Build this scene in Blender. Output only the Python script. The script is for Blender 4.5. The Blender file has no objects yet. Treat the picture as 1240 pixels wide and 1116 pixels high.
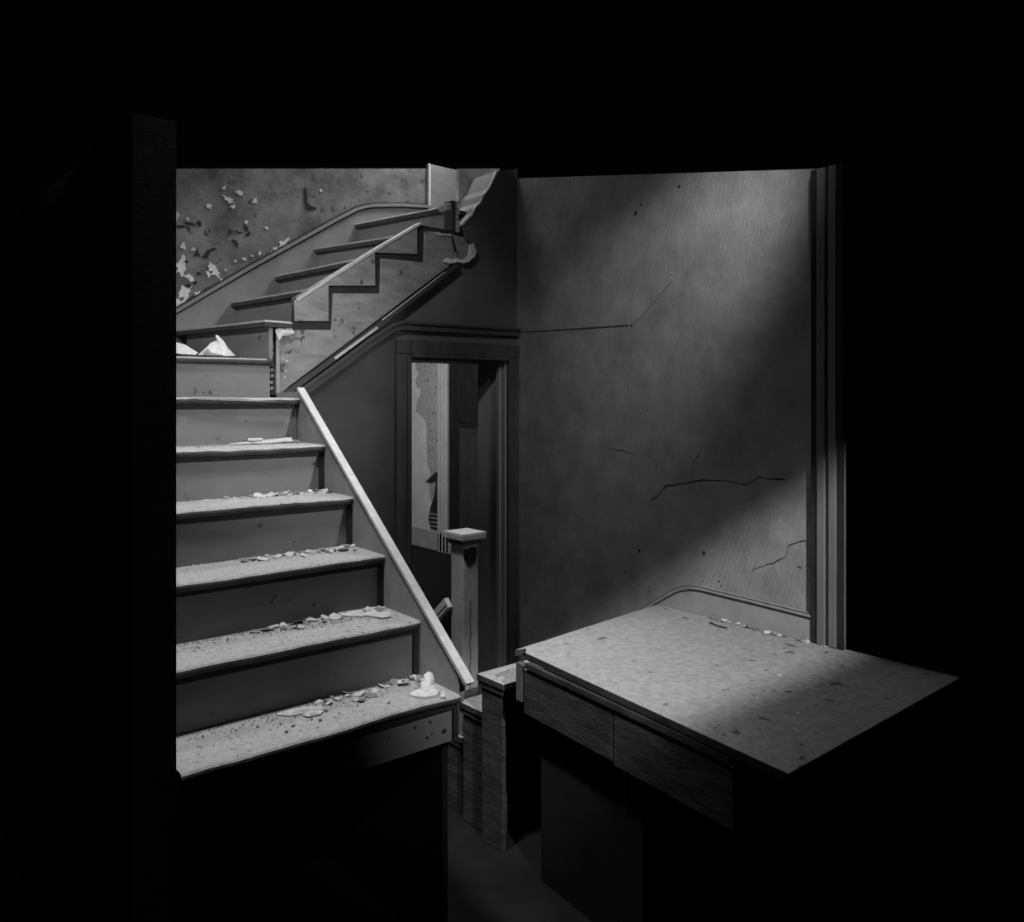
import bpy, bmesh, math, random
from mathutils import Vector, Matrix, noise
random.seed(7)
scene = bpy.context.scene
C = scene.collection

# ------------------------------------------------------------------ camera
# world axes: x runs along the upper flight and the back wall, y along the lower flight and the right wall
TH = math.radians(50.0); S, K = math.sin(TH), math.cos(TH)
H = 1.814                       # eye height above the hall floor
F = 1000.0; YH = 481.0          # focal length and horizon in pixels of the 1240 x 1116 frame
cam = bpy.data.objects.new('camera', bpy.data.cameras.new('camera')); C.objects.link(cam)
cam.location = (0, 0, H); cam.rotation_euler = (math.radians(90), 0, math.radians(-40))
cam.data.sensor_width = 36; cam.data.lens = F / 1240 * 36
cam.data.shift_y = -(558 - YH) / 1240; cam.data.clip_start = .05
scene.camera = cam

# ------------------------------------------------------------------ world, lights, exposure
w = bpy.data.worlds.new('world'); scene.world = w; w.use_nodes = True
w.node_tree.nodes['Background'].inputs[0].default_value = (1, 1, 1, 1)
w.node_tree.nodes['Background'].inputs[1].default_value = 0.0004
vs = scene.view_settings
vs.view_transform = 'Standard'; vs.look = 'None'; vs.gamma = 1; vs.use_curve_mapping = False; vs.exposure = 0.0

def aim(o, p): o.rotation_euler = (Vector(p) - o.location).to_track_quat('-Z', 'Y').to_euler()
def area(name, loc, tgt, sx, sy, power, spread=180):
    l = bpy.data.lights.new(name, 'AREA'); l.shape = 'RECTANGLE'; l.size = sx; l.size_y = sy; l.energy = power
    l.spread = math.radians(spread); o = bpy.data.objects.new(name, l); C.objects.link(o); o.location = loc; aim(o, tgt); return o
def spot(name, loc, tgt, power, cone, blend, r):
    l = bpy.data.lights.new(name, 'SPOT'); l.energy = power; l.spot_size = math.radians(cone); l.spot_blend = blend
    l.shadow_soft_size = r; o = bpy.data.objects.new(name, l); C.objects.link(o); o.location = loc; aim(o, tgt); return o
# daylight falling down the stairwell onto the lower stairs
spot('stairwell_light', (0.85, 2.2, H + 2.9), (1.25, 2.65, H - .35), 420, 48, .9, .20)
# added spot from the right front, lifting the risers and the upper stringer
spot('riser_fill', (2.55, -.15, H + 1.15), (1.55, 3.15, H + .10), 300, 30, 1.0, .06)
# added spot giving the turn and the upper flight their own light
spot('upper_flight_fill', (-0.25, 1.6, H + 1.85), (1.8, 3.8, H + .62), 250, 34, 1.0, .10)
# spot through the added blocker's slot onto landing and foot of right wall
spot('landing_light', (0.9, -1.0, H + 1.57), (2.70, 2.50, H - .93), 690, 38, 1.0, .032)
# light raking down the right wall from above
spot('wall_raking_light', (2.42, 1.25, H + 1.5), (3.0, 2.42, H + .50), 92, 41, 1.0, .10)
# weak fill added over the well to lift the dark walls
area('well_fill', (1.9, 2.1, H + 3.2), (2.0, 2.3, H), 1.2, 1.2, 4, 180)
# the upper hall and the room behind the doorway
area('upper_hall_light', (3.0, 3.95, H + 2.3), (2.3, 3.95, H + .9), .4, .4, 20, 120)
area('back_room_light', (3.2, 7.0, H + .9), (5.6, 8.2, H - .3), .8, .8, 34, 150)

# ------------------------------------------------------------------ helpers
def ray(x):
    t = (x - 620) / F
    return S * t + K, -K * t + S
def Pa(x, y, a):                # point seen at x, y on the plane of the right wall side (x = a)
    ra, rb = ray(x); Y = a / ra
    return Vector((a, rb * Y, H + (YH - y) / F * Y))
def Pb(x, y, b):                # on a plane parallel to the back wall (y = b)
    ra, rb = ray(x); Y = b / rb
    return Vector((ra * Y, b, H + (YH - y) / F * Y))
def Pz(x, y, z):                # on a horizontal plane
    ra, rb = ray(x); Y = (z - H) * F / (YH - y)
    return Vector((ra * Y, rb * Y, z))

MATS = {}
def mat(name, c0, c1, rough=.8, scale=6, det=6, bump=.15, bscale=40, stretch=(1, 1, 1), spots=None, streak=None):
    if name in MATS: return MATS[name]
    m = bpy.data.materials.new(name); m.use_nodes = True; nt = m.node_tree; N = nt.nodes; L = nt.links
    bs = N['Principled BSDF']; bs.inputs['Roughness'].default_value = rough
    if 'Specular IOR Level' in bs.inputs: bs.inputs['Specular IOR Level'].default_value = .25
    tc = N.new('ShaderNodeTexCoord'); mp = N.new('ShaderNodeMapping'); mp.inputs['Scale'].default_value = stretch
    L.new(tc.outputs['Object'], mp.inputs['Vector'])
    n1 = N.new('ShaderNodeTexNoise'); n1.inputs['Scale'].default_value = scale; n1.inputs['Detail'].default_value = det; n1.inputs['Roughness'].default_value = .65
    L.new(mp.outputs[0], n1.inputs['Vector'])
    r1 = N.new('ShaderNodeValToRGB'); r1.color_ramp.elements[0].position = .33; r1.color_ramp.elements[1].position = .68
    r1.color_ramp.elements[0].color = (c0, c0, c0, 1); r1.color_ramp.elements[1].color = (c1, c1, c1, 1)
    L.new(n1.outputs['Fac'], r1.inputs[0]); col = r1.outputs[0]
    if spots:                   # (scale, threshold, colour): flecks of dirt or chips
        n3 = N.new('ShaderNodeTexNoise'); n3.inputs['Scale'].default_value = spots[0]; n3.inputs['Detail'].default_value = 3
        L.new(tc.outputs['Object'], n3.inputs['Vector'])
        r3 = N.new('ShaderNodeValToRGB'); r3.color_ramp.elements[0].position = spots[1]; r3.color_ramp.elements[1].position = spots[1] + .04
        L.new(n3.outputs['Fac'], r3.inputs[0])
        mx = N.new('ShaderNodeMix'); mx.data_type = 'RGBA'; mx.inputs[7].default_value = (spots[2],) * 3 + (1,)
        L.new(r3.outputs[0], mx.inputs[0]); L.new(col, mx.inputs[6]); col = mx.outputs[2]
    L.new(col, bs.inputs['Base Color'])
    n2 = N.new('ShaderNodeTexNoise'); n2.inputs['Scale'].default_value = bscale; n2.inputs['Detail'].default_value = 9; n2.inputs['Roughness'].default_value = .72
    if streak:
        mq = N.new('ShaderNodeMapping'); mq.inputs['Rotation'].default_value = streak[0]
        mq2 = N.new('ShaderNodeMapping'); mq2.inputs['Scale'].default_value = streak[1]
        L.new(tc.outputs['Object'], mq.inputs['Vector']); L.new(mq.outputs[0], mq2.inputs['Vector']); L.new(mq2.outputs[0], n2.inputs['Vector'])
    else: L.new(mp.outputs[0], n2.inputs['Vector'])
    bp = N.new('ShaderNodeBump'); bp.inputs['Strength'].default_value = bump; bp.inputs['Distance'].default_value = .02
    L.new(n2.outputs['Fac'], bp.inputs['Height']); L.new(bp.outputs[0], bs.inputs['Normal'])
    MATS[name] = m; return m
M_dust = mat('dusty_tread_top', .32, .50, .95, 70, 8, .45, 260, spots=(55, .66, .12))
M_riser = mat('painted_riser', .16, .21, .6, 5, 8, .08, 60, (1, 1, 2.5), spots=(22, .70, .07))
M_dark = mat('dark_trim_nosing_shade', .04, .07, .6, 14, 6, .15, 60)  # dark trim, also the painted shade on nosing fronts
M_string = mat('stringer_paint', .24, .34, .6, 9, 8, .12, 50, spots=(38, .70, .10))
M_cap = mat('cap_paint', .42, .55, .7, 25, 6, .2, 80)
M_wood = mat('bare_stringer_wood', .17, .30, .6, 8, 9, .2, 45, (1, 1, 3.2), spots=(16, .64, .08))
M_groove_shade = mat('groove_shade_black', .02, .035, .9)  # black of grooves and gaps, also painted shade on the lower stairs
M_hallwood = mat('dark_varnished_wood', .04, .07, .45, 6, 8, .12, 50, (3, 3, .6))
M_hallwall = mat('dark_spandrel_plaster', .045, .07, .8, 3, 8, .15, 30)
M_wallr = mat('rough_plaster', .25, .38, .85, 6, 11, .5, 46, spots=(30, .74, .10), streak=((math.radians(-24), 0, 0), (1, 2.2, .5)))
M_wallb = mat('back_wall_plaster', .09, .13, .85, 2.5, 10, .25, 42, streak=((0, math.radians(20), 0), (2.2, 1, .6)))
M_walls = mat('stained_stair_wall', .05, .20, .85, 4, 10, .3, 30, spots=(20, .66, .05))
M_flake = mat('bare_plaster', .42, .60, .95, 30, 6, .4, 120)
M_hole = mat('flaked_hole', .015, .03, 1)
M_skirt = mat('skirting_paint', .14, .19, .6, 6, 6, .08, 50)
M_base = mat('baseboard_paint', .30, .38, .55, 8, 6, .08, 60)
M_floor = mat('landing_dusty_floor', .28, .42, .9, 38, 12, .4, 260, spots=(15, .66, .13))
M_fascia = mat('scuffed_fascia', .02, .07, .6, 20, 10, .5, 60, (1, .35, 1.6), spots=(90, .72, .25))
M_plaster = mat('plaster_rubble', .50, .75, .95, 40, 6, .4, 150)
M_rubble2 = mat('grey_rubble', .16, .34, .95, 40, 6, .4, 150)
M_newel = mat('newel_paint', .26, .37, .6, 16, 8, .2, 60, (1, 1, .4), spots=(60, .68, .06))
M_newelcap = mat('newel_cap_dust', .42, .56, .9, 60, 6, .3, 150)
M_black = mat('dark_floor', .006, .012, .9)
M_paper = mat('torn_wallpaper', .24, .34, .9, 30, 6, .2, 60, spots=(28, .62, .05))
M_room = mat('back_room_plaster', .42, .55, .9, 4, 6, .15, 40)
M_roomtrim = mat('back_room_trim', .28, .38, .6)
M_casing = mat('door_casing_paint', .15, .20, .5, 6, 6, .08, 50, (3, 3, .5))
M_white = mat('white_plaster', .62, .82, .95, 25, 8, .4, 90)
M_crack = mat('crack_dark', .03, .05, 1)  # dark fill of cracks and pits in the plaster

def link(name, me, m, parent=None):
    o = bpy.data.objects.new(name, me); C.objects.link(o)
    for mm in (m if isinstance(m, (list, tuple)) else [m]): me.materials.append(mm)
    if parent: o.parent = parent
    return o
def mesh(name, v, f, m, parent=None, smooth=False):
    me = bpy.data.meshes.new(name); me.from_pydata([tuple(p) for p in v], [], f); me.update()
    bm = bmesh.new(); bm.from_mesh(me); bmesh.ops.recalc_face_normals(bm, faces=bm.faces); bm.to_mesh(me); bm.free()
    if smooth: me.polygons.foreach_set('use_smooth', [True] * len(me.polygons))
    return link(name, me, m, parent)
def bevel(o, wd=.004, seg=2):
    md = o.modifiers.new('bevel', 'BEVEL'); md.width = wd; md.segments = 3 if wd > .01 else seg; md.limit_method = 'ANGLE'; return o
def prism(name, poly, ext, m, parent=None, bev=0):
    e = Vector(ext); n = len(poly); v = [Vector(p) for p in poly] + [Vector(p) + e for p in poly]
    f = [tuple(range(n)), tuple(range(2 * n - 1, n - 1, -1))] + [(i, (i + 1) % n, n + (i + 1) % n, n + i) for i in range(n)]
    o = mesh(name, v, f, m, parent)
    if bev: bevel(o, bev)
    return o
def box(name, p0, p1, m, parent=None, bev=.003):
    (x0, y0, z0), (x1, y1, z1) = p0, p1
    return prism(name, [(x0, y0, z0), (x1, y0, z0), (x1, y1, z0), (x0, y1, z0)], (0, 0, z1 - z0), m, parent, bev)
def thing(name, label, cat, group=None, loc=(0, 0, 0)):
    o = bpy.data.objects.new(name, None); C.objects.link(o); o.location = loc; o.empty_display_size = .1
    o['label'] = label; o['category'] = cat
    if group: o['group'] = group
    return o
def tag(o, label, cat, group=None, kind=None):
    o['label'] = label; o['category'] = cat
    if group: o['group'] = group
    if kind: o['kind'] = kind
    return o
def struct(o, label, cat):
    o['kind'] = 'structure'; o['label'] = label; o['category'] = cat; return o
def strip(name, pts, off, wd, m, parent, thick=.004, up=None):
    """a moulding that follows pts (in a plane), wd wide towards up, thick towards off"""
    off = Vector(off); v = []; f = []
    n = len(pts); pts = [Vector(p) for p in pts]
    for i, p in enumerate(pts):
        d = (pts[min(i + 1, n - 1)] - pts[max(i - 1, 0)]).normalized()
        u = off.cross(d).normalized()
        if up is not None and u.dot(Vector(up)) < 0: u = -u
        o = off.normalized() * thick
        v += [p, p + u * wd, p + u * wd + o, p + o]
    for i in range(n - 1):
        a, b = 4 * i, 4 * i + 4
        f += [(a + j, a + (j + 1) % 4, b + (j + 1) % 4, b + j) for j in range(4)]
    f += [(0, 3, 2, 1), (4 * n - 4, 4 * n - 3, 4 * n - 2, 4 * n - 1)]
    return mesh(name, v, f, m, parent)

# ------------------------------------------------------------------ setting: floors and walls
LZ = H - .964                   # landing level
AW = 3.016                      # right wall plane
BS = 3.55                       # face of the upper stringer / back wall
BF = 4.33                       # far wall of the upper flight
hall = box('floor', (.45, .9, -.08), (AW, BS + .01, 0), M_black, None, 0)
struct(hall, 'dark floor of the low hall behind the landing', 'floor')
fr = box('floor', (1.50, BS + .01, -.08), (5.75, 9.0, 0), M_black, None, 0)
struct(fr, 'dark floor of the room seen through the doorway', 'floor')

# right wall: trimmed a little beyond what the photograph shows
b_cas = Pa(990, 500, AW).y; cBy = Pz(803, 729, LZ).y - .1
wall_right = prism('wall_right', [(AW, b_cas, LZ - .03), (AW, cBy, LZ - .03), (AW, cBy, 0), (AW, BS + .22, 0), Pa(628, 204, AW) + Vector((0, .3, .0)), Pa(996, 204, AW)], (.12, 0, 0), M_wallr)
struct(wall_right, 'rough plaster wall lit in patches behind the landing', 'wall')
# chair rail left on the right wall, faint
strip('wall_moulding', [Pa(632, 397.6, AW - .001), Pa(700, 393, AW - .001), Pa(762, 388.5, AW - .001)], (-1, 0, 0), .018, M_wallr, wall_right, .0035, (0, 0, -1))
strip('wall_moulding', [Pa(764, 390.5, AW - .001), Pa(785, 367, AW - .001), Pa(812, 335, AW - .001)], (-1, 0, 0), .022, M_wallr, wall_right, .0035, (0, 0, -1))
def crack(pts, wd=.004, wall=wall_right, pa=AW):
    q = []
    for (x0, y0), (x1, y1) in zip(pts[:-1], pts[1:]):
        n = max(2, int(math.hypot(x1 - x0, y1 - y0) / 5))
        for i in range(n): q.append((x0 + (x1 - x0) * i / n + random.uniform(-.8, .8), y0 + (y1 - y0) * i / n + random.uniform(-1, 1)))
    q.append(pts[-1]); v = []; f = []
    for i, (x, y) in enumerate(q):
        p = Pa(x, y, pa - .0012); h = wd * random.uniform(.35, 1) * (.35 if i in (0, len(q) - 1) else 1)
        v += [p + Vector((0, 0, h / 2)), p - Vector((0, h * .3, h / 2))]
    for i in range(len(q) - 1): f.append((2 * i, 2 * i + 2, 2 * i + 3, 2 * i + 1))
    return mesh('crack', v, f, M_crack, wall)
crack([(787, 607), (797, 600), (806, 589), (835, 584), (858, 581), (880, 583), (902, 587), (920, 578), (940, 580), (952, 581)], .008)
crack([(849, 540), (845, 552), (840, 562), (838, 580)], .006)
crack([(950, 569), (952, 578)], .009)
crack([(912, 697), (913, 690), (925, 686), (940, 680), (951, 674), (953, 662), (966, 656), (980, 655)], .006)
crack([(912, 690), (914, 678)], .005); crack([(912, 692), (914, 702)], .005)
crack([(965, 685), (972, 687)], .006)
crack([(737, 543), (752, 545), (766, 549)], .004); crack([(766, 549), (763, 568)], .004)
crack([(712, 574), (724, 578)], .003)
for (x, y, r) in ((774, 667, .010), (757, 693, .007), (852, 670, .013), (770, 258, .012), (776, 248, .008), (822, 226, .010), (873, 709, .006), (871, 704, .007), (735, 736, .005), (786, 716, .006)):
    ctr = Pa(x, y, AW - .0015)
    mesh('plaster_pit', [ctr + Vector((0, r * math.cos(k) * random.uniform(.4, 1), r * math.sin(k) * random.uniform(.5, 1.2))) for k in [i * math.pi / 4 for i in range(8)]], [tuple(range(8))], M_crack, wall_right)

# back wall under and beyond the upper flight, with the doorway
jl, jr = Pb(495, 433, BS), Pb(612, 437, BS)
DT = jl.z                       # door head
left0 = 1.60
sb0, sb1 = Pb(338, 474, BS), Pb(548, 318, BS)        # bottom line of the stringer
broken = [(548, 316), (556, 316), (566, 312), (573, 306), (571, 297), (566, 290), (564, 280), (558, 272), (563, 266), (570, 259), (574, 251), (580, 245), (584, 236), (590, 229), (594, 221), (601, 207)]
poly = [(left0, BS, 0), (jl.x, BS, 0), (jl.x, BS, DT), (jr.x, BS, DT), (jr.x, BS, 0), (AW, BS, 0), Pb(626.5, 204, BS)] + [Pb(x, y, BS) for x, y in reversed(broken)] + [sb0, (left0, BS, sb0.z - .02)]
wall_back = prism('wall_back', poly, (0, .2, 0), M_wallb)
struct(wall_back, 'dark back wall with a doorway below the upper stairs', 'wall')
# spandrel under the flight is darker varnished board
spl = [(left0 + .01, BS - .006, .01), (Pb(478, 400, BS).x, BS - .006, .01), Pb(478, 393, BS - .006), Pb(347, 486, BS - .006)]
prism('spandrel_board', spl, (0, .012, 0), M_hallwall, wall_back)
for (x, y) in ((457, 566), (462, 587), (444, 592), (461, 571)):
    c = Pb(x, y, BS - .0075); mesh('paint_chip', [c + Vector((random.uniform(.3, 1) * .014 * math.cos(k), 0, random.uniform(.2, 1) * .005 * math.sin(k))) for k in (0, 1, 2, 3, 4, 5)], [tuple(range(6))], M_walls, wall_back)
# bright broken plaster edge
rag = [(536, 318), (541, 312.5), (546, 315), (551, 312), (556, 315), (561, 313), (566, 309), (568, 303), (567, 297), (571, 294), (573, 300), (575, 305), (573, 311), (569, 313), (566, 317), (559, 318.5), (552, 318), (545, 320)]
prism('broken_plaster_edge', [Pb(x + random.uniform(-.8, .8), y + random.uniform(-.8, .8), BS - .025) for x, y in rag], (0, -.014, 0), M_white, wall_back)
prism('broken_plaster_edge', [Pb(x, y, BS - .025) for x, y in ((526, 281.5), (530, 281), (535, 283), (546, 283), (546, 286), (533, 285.5), (527, 283.5))], (0, -.006, 0), M_flake, wall_back)
prism('broken_plaster_edge', [Pb(x + random.uniform(-.6, .6), y, BS - .001) for x, y in ((557, 272), (563, 266), (570, 259), (574, 251), (580, 245), (584, 236), (590, 229), (594, 221), (601, 207), (603, 207), (596, 221), (592, 230), (586, 237), (582, 247), (576, 252), (572, 261), (565, 268), (560, 274))], (0, -.008, 0), M_flake, wall_back)

# moulding under the stringer running into the door head
tr = thing('trim_1', 'dark moulding below the upper stringer running level over the doorway', 'trim'); tr['kind'] = 'structure'
dl = [Pb(x, y, BS) for x, y in ((344, 481), (400, 441), (440, 411), (470, 392), (484, 388.5), (555, 393), (627, 398))]
strip('moulding', dl, (0, -1, 0), .045, M_hallwood, tr, .028, (0, 0, -1))
strip('moulding_lip', [p + Vector((0, -.028, 0)) for p in dl], (0, -1, 0), .014, M_hallwood, tr, .014, (0, 0, -1))
sl = [Pb(x, y, BS) for x, y in ((340, 475), (400, 431), (450, 393.5), (500, 356), (547, 320))]
strip('soffit_bead', sl, (0, -1, 0), .020, M_dark, tr, .045, (0, 0, -1))
strip('bare_lath', [Pb(x, y, BS - .045) for x, y in ((404, 433), (430, 414), (456, 395))], (0, -1, 0), .012, M_cap, tr, .006, (0, 0, -1))
strip('bare_lath', [Pb(x, y, BS - .045) for x, y in ((462, 387), (495, 362), (538, 329))], (0, -1, 0), .005, M_cap, tr, .004, (0, 0, -1))

# doorway casing
d1 = thing('door_1', 'dark wooden casing around the doorway below the stairs', 'door frame'); d1['kind'] = 'structure'
xl = Pb(477, 400, BS).x; xr = Pb(624, 400, BS).x; ht = Pb(484, 404, BS).z - .03
box('casing_side', (xl, BS - .03, 0), (jl.x, BS, DT + .02), M_hallwood, d1); box('casing_bead', (jl.x - .03, BS - .042, 0), (jl.x - .012, BS - .03, DT), M_hallwood, d1)
box('casing_side', (jr.x, BS - .03, 0), (xr, BS, DT + .02), M_hallwood, d1)
box('casing_head', (xl, BS - .036, DT + .02), (xr, BS, ht), M_hallwood, d1); box('casing_bead', (jl.x, BS - .045, DT), (jr.x, BS - .03, DT + .02), M_hallwood, d1)
M_jamb = mat('jamb_paint', .22, .28, .6, 5, 6, .08, 40, (3, 3, .5))
box('jamb', (jr.x - .012, BS - .01, 0), (jr.x + .002, BS + .235, DT + .001), M_jamb, d1)
box('jamb', (jl.x - .002, BS - .01, 0), (jl.x + .012, BS + .235, DT + .001), M_hallwood, d1)
box('jamb_head', (jl.x + .012, BS - .01, DT - .012), (jr.x - .012, BS + .235, DT + .001), M_hallwood, d1)
box('door_stop', (jr.x - .028, BS + .02, 0), (jr.x - .0125, BS + .05, DT - .0125), M_jamb, d1)

# room behind the doorway
RW = 5.62
wall_far = box('wall_far', (RW, 6.6, 0), (RW + .1, 9.0, H + .75), M_room, None, 0)
struct(wall_far, 'pale plaster wall with torn wallpaper in the room beyond the doorway', 'wall')
bt, bb = Pa(497, 636, RW), Pa(497, 658, RW)
bf = box('baseboard_far', (RW - .03, Pa(548, 640, RW).y, .001), (RW, 9.0, bt.z), M_roomtrim, None, .006); struct(bf, 'tall painted baseboard in the room beyond the doorway', 'baseboard')
tear = [(534, 425), (503, 425), (504, 445), (507, 452), (503, 462), (506, 470), (510, 468), (509, 478), (505, 487), (504, 498), (510, 503), (515, 508), (517, 520), (517, 545), (518, 562), (522, 572), (521, 577), (515, 583), (520, 585), (520, 598), (524, 610), (521, 618), (519, 630), (522, 642), (534, 646)]
prism('torn_wallpaper', [Pa(x, y, RW - .001) for x, y in tear], (-.006, 0, 0), M_paper, wall_far)
hole = [(534, 570), (527, 572), (521, 578), (516, 583), (522, 585), (528, 583), (526, 600), (521, 616), (519, 628), (522, 640), (534, 644)]
prism('bare_lath_patch', [Pa(x, y, RW - .008) for x, y in hole], (-.003, 0, 0), M_hole, wall_far)
for yy in (622, 627, 632, 637): strip('lath', [Pa(521, yy, RW - .012), Pa(533, yy + 2, RW - .012)], (-1, 0, 0), .012, M_paper, wall_far, .006, (0, 0, 1))
d2 = thing('door_2', 'dark panelled door with pale casing in the far room', 'door'); d2['kind'] = 'structure'
c0, c1 = Pa(532, 500, RW).y, Pa(545, 500, RW).y
dz = H + .7
box('casing', (RW - .03, c1, .001), (RW, c0, dz), M_roomtrim, d2)
for k in (.12, .42, .72): box('casing_flute', (RW - .036, c1 + (c0 - c1) * (k + .04), .001), (RW - .03, c1 + (c0 - c1) * (k + .14), dz), M_room, d2, 0)
M_fardoor = mat('far_door_wood', .010, .018, .5, 5, 6, .1, 40, (3, 3, .5))
leaf = box('door_leaf', (RW - .012, 6.65, .001), (RW - .001, c1, dz), M_fardoor, d2, 0)
q0, q1 = Pa(558, 515, RW), Pa(600, 515, RW)
box('upper_panel', (RW - .022, q1.y, q0.z + .03), (RW - .012, q0.y + .02, dz - .05), M_fardoor, leaf); box('lower_panel', (RW - .02, q1.y, .25), (RW - .012, q0.y, q0.z - .03), M_groove_shade, leaf)

# added blocker behind the viewer; its slot cuts the light on the right wall
DH = H + 1.105; SH = H + .835
wb = box('light_blocker', (-.5, -.34, DH), (3.1, -.26, H + 1.7), M_hallwall, None, 0); struct(wb, 'added unseen wall behind the viewer with a slot shaping the light', 'wall')
box('blocker_sill', (.88, -.34, SH - .5), (1.70, -.26, SH), M_hallwall, wb, 0)
for a0, a1 in ((-.5, .88), (1.70, 3.1)): box('blocker_side', (a0, -.34, SH - .5), (a1, -.26, DH), M_hallwall, wb, 0)
# partition closing the left side of the lower stairs
wp = box('wall_near', (.59, 2.155, 0), (.695, BF + .1, H + .70), M_hallwall, None, 0)
struct(wp, 'dark partition wall closing the left side of the lower stairs', 'wall')
# far wall of the upper flight
wl = 1.365
top = [(206, 204), (517, 204)]
wl0 = Vector((1.1, BF, 0))
poly = [(wl0.x, BF, H - .2), (1.6, BF, H - .2), (1.7, BF, H + .32), (3.05, BF, H + .32), (3.05, BF, Pb(517, 204, BF).z), Pb(517, 204, BF), Pb(208, 204, BF), (1.1, BF, Pb(208, 204, BF).z)]
wall_stair = prism('wall_left', poly, (0, .1, 0), M_walls)
struct(wall_stair, 'stained peeling wall beside the upper flight of stairs', 'wall')
sk_top = [(150, 417), (206, 384), (300, 328.5), (405, 270), (429, 257.5), (440, 254), (452, 252.5), (484, 252), (520, 254)]
sk = [Pb(x, y, BF) for x, y in sk_top]
poly = [p - Vector((0, .0, .0)) for p in sk] + [Vector((sk[-1].x, BF, H + .85)), Vector((1.9, BF, H + .35)), Vector((sk[0].x, BF, H + .1))]
skb = prism('baseboard_left', poly, (0, -.02, 0), M_skirt); struct(skb, 'sloping skirting board along the far side of the upper stairs', 'baseboard')
strip('skirting_moulding', [p + Vector((0, -.02, .006)) for p in sk], (0, -1, 0), .017, M_skirt, skb, .014, (0, 0, 1))
strip('skirting_groove', [p + Vector((0, -.02, -.004)) for p in sk], (0, -1, 0), .010, M_groove_shade, skb, .003, (0, 0, 1))
strip('skirting_groove', [p + Vector((0, -.001, .026)) for p in sk], (0, -1, 0), .008, M_groove_shade, skb, .006, (0, 0, 1))
def blob(name, x, y, rx, ry, m, b=BF, n=26, parent=None, rot=0, th=.004, off=.0005):
    pts = []
    for i in range(n):
        a = 2 * math.pi * i / n; r = (.75 + .75 * noise.noise(Vector((math.cos(a) * 1.3 + x, math.sin(a) * 1.3 + y, 0)))) * random.uniform(.7, 1.15)
        u, v = rx * r * math.cos(a), ry * r * math.sin(a)
        pts.append(Pb(x + u * math.cos(rot) - v * math.sin(rot), y + u * math.sin(rot) + v * math.cos(rot), b - off))
    return prism(name, pts, (0, -th, 0), m, parent)
W = wall_stair
for (x, y, rx, ry, ro) in ((290, 233, 4, 3, .6), (277, 242, 6, 2.6, .5), (253, 250, 3, 3, 0), (309, 243, 2.4, 3.5, 0), (282, 250, 3, 2, -.5), (271, 228, 2, 2, 0), (227, 265, 2, 2, 0), (215, 261, 3, 4, 0),
                       (298, 269, 1.8, 3, 0), (323, 276, 1.8, 1.8, 0), (221, 297, 3.5, 5, .3), (234, 302, 2, 2, 0), (220, 322, 6, 9, .3), (229, 336, 7, 3, .6), (260, 328, 4.5, 11, -.75), (253, 331, 3, 4, 0), (224, 354, 7, 8, .7), (218, 367, 6, 5, 0),
                       (343, 295, 7, 4, -.6), (333, 301, 3, 2, -.5), (329, 306, 2, 2, 0), (314, 307, 1.4, 2.6, 0), (295, 313, 3, 2, .3), (305, 310, 1.8, 1, 0), (298, 325, 2, 1.6, 0), (273, 327, 1.4, 1.4, 0), (285, 316, 1.3, 1.3, 0), (240, 356, 4, 3, .3), (388, 231, 1.6, 1.6, 0), (268, 340, 3, 2, .5)):
    blob('peeled_patch', x, y, rx * 1.4, ry * 1.4, M_flake, parent=W, rot=ro)
for (x, y, rx, ry, ro) in ((298, 277, 5, 2.4, 1.1), (300, 283, 4, 2, -.8), (285, 294, 5, 3, .9), (288, 281, 5, 1.4, .3), (230, 271, 5, 2, .2), (241, 271, 4, 3, .3), (219, 274, 6, 2, 0), (238, 307, 3, 4, .3), (250, 309, 4, 5, .8), (257, 302, 6, 1.4, -.3),
                       (228, 346, 4, 3, .6), (241, 331, 3, 2, 0), (252, 349, 5, 2, -.5), (232, 362, 3.5, 3, 0), (245, 358, 4, 1.5, -.5), (279, 281, 2, 3, 0), (225, 317, 3, 1.5, 0), (236, 342, 3, 2, 0), (267, 352, 4, 1.2, -.5)):
    blob('flaked_hole', x, y, rx * 1.25, ry * 1.25, M_hole, parent=W, rot=ro, n=22)
prism('torn_edge', [Pb(x, y, BF - .001) for x, y in ((369, 227), (371, 227), (372, 245), (376, 249), (384, 252), (380, 254), (371, 254), (369, 244))], (0, -.004, 0), M_hole, W)

# upper hall: door edge and bright plaster
uh = thing('door_3', 'grey door panel with pale edge at the top of the stairs', 'door'); uh['kind'] = 'structure'
e0, e1, e2 = Pb(516, 240, BF), Pb(518.6, 240, BF), Pb(556, 240, BF)
zt = Pb(540, 204, BF).z
box('door_edge', (e0.x, BF - .03, H + .95), (e1.x, BF - .005, zt), M_cap, uh); box('door_panel', (e1.x, BF - .02, H + .95), (e2.x + .03, BF - .002, zt), M_riser, uh)

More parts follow.
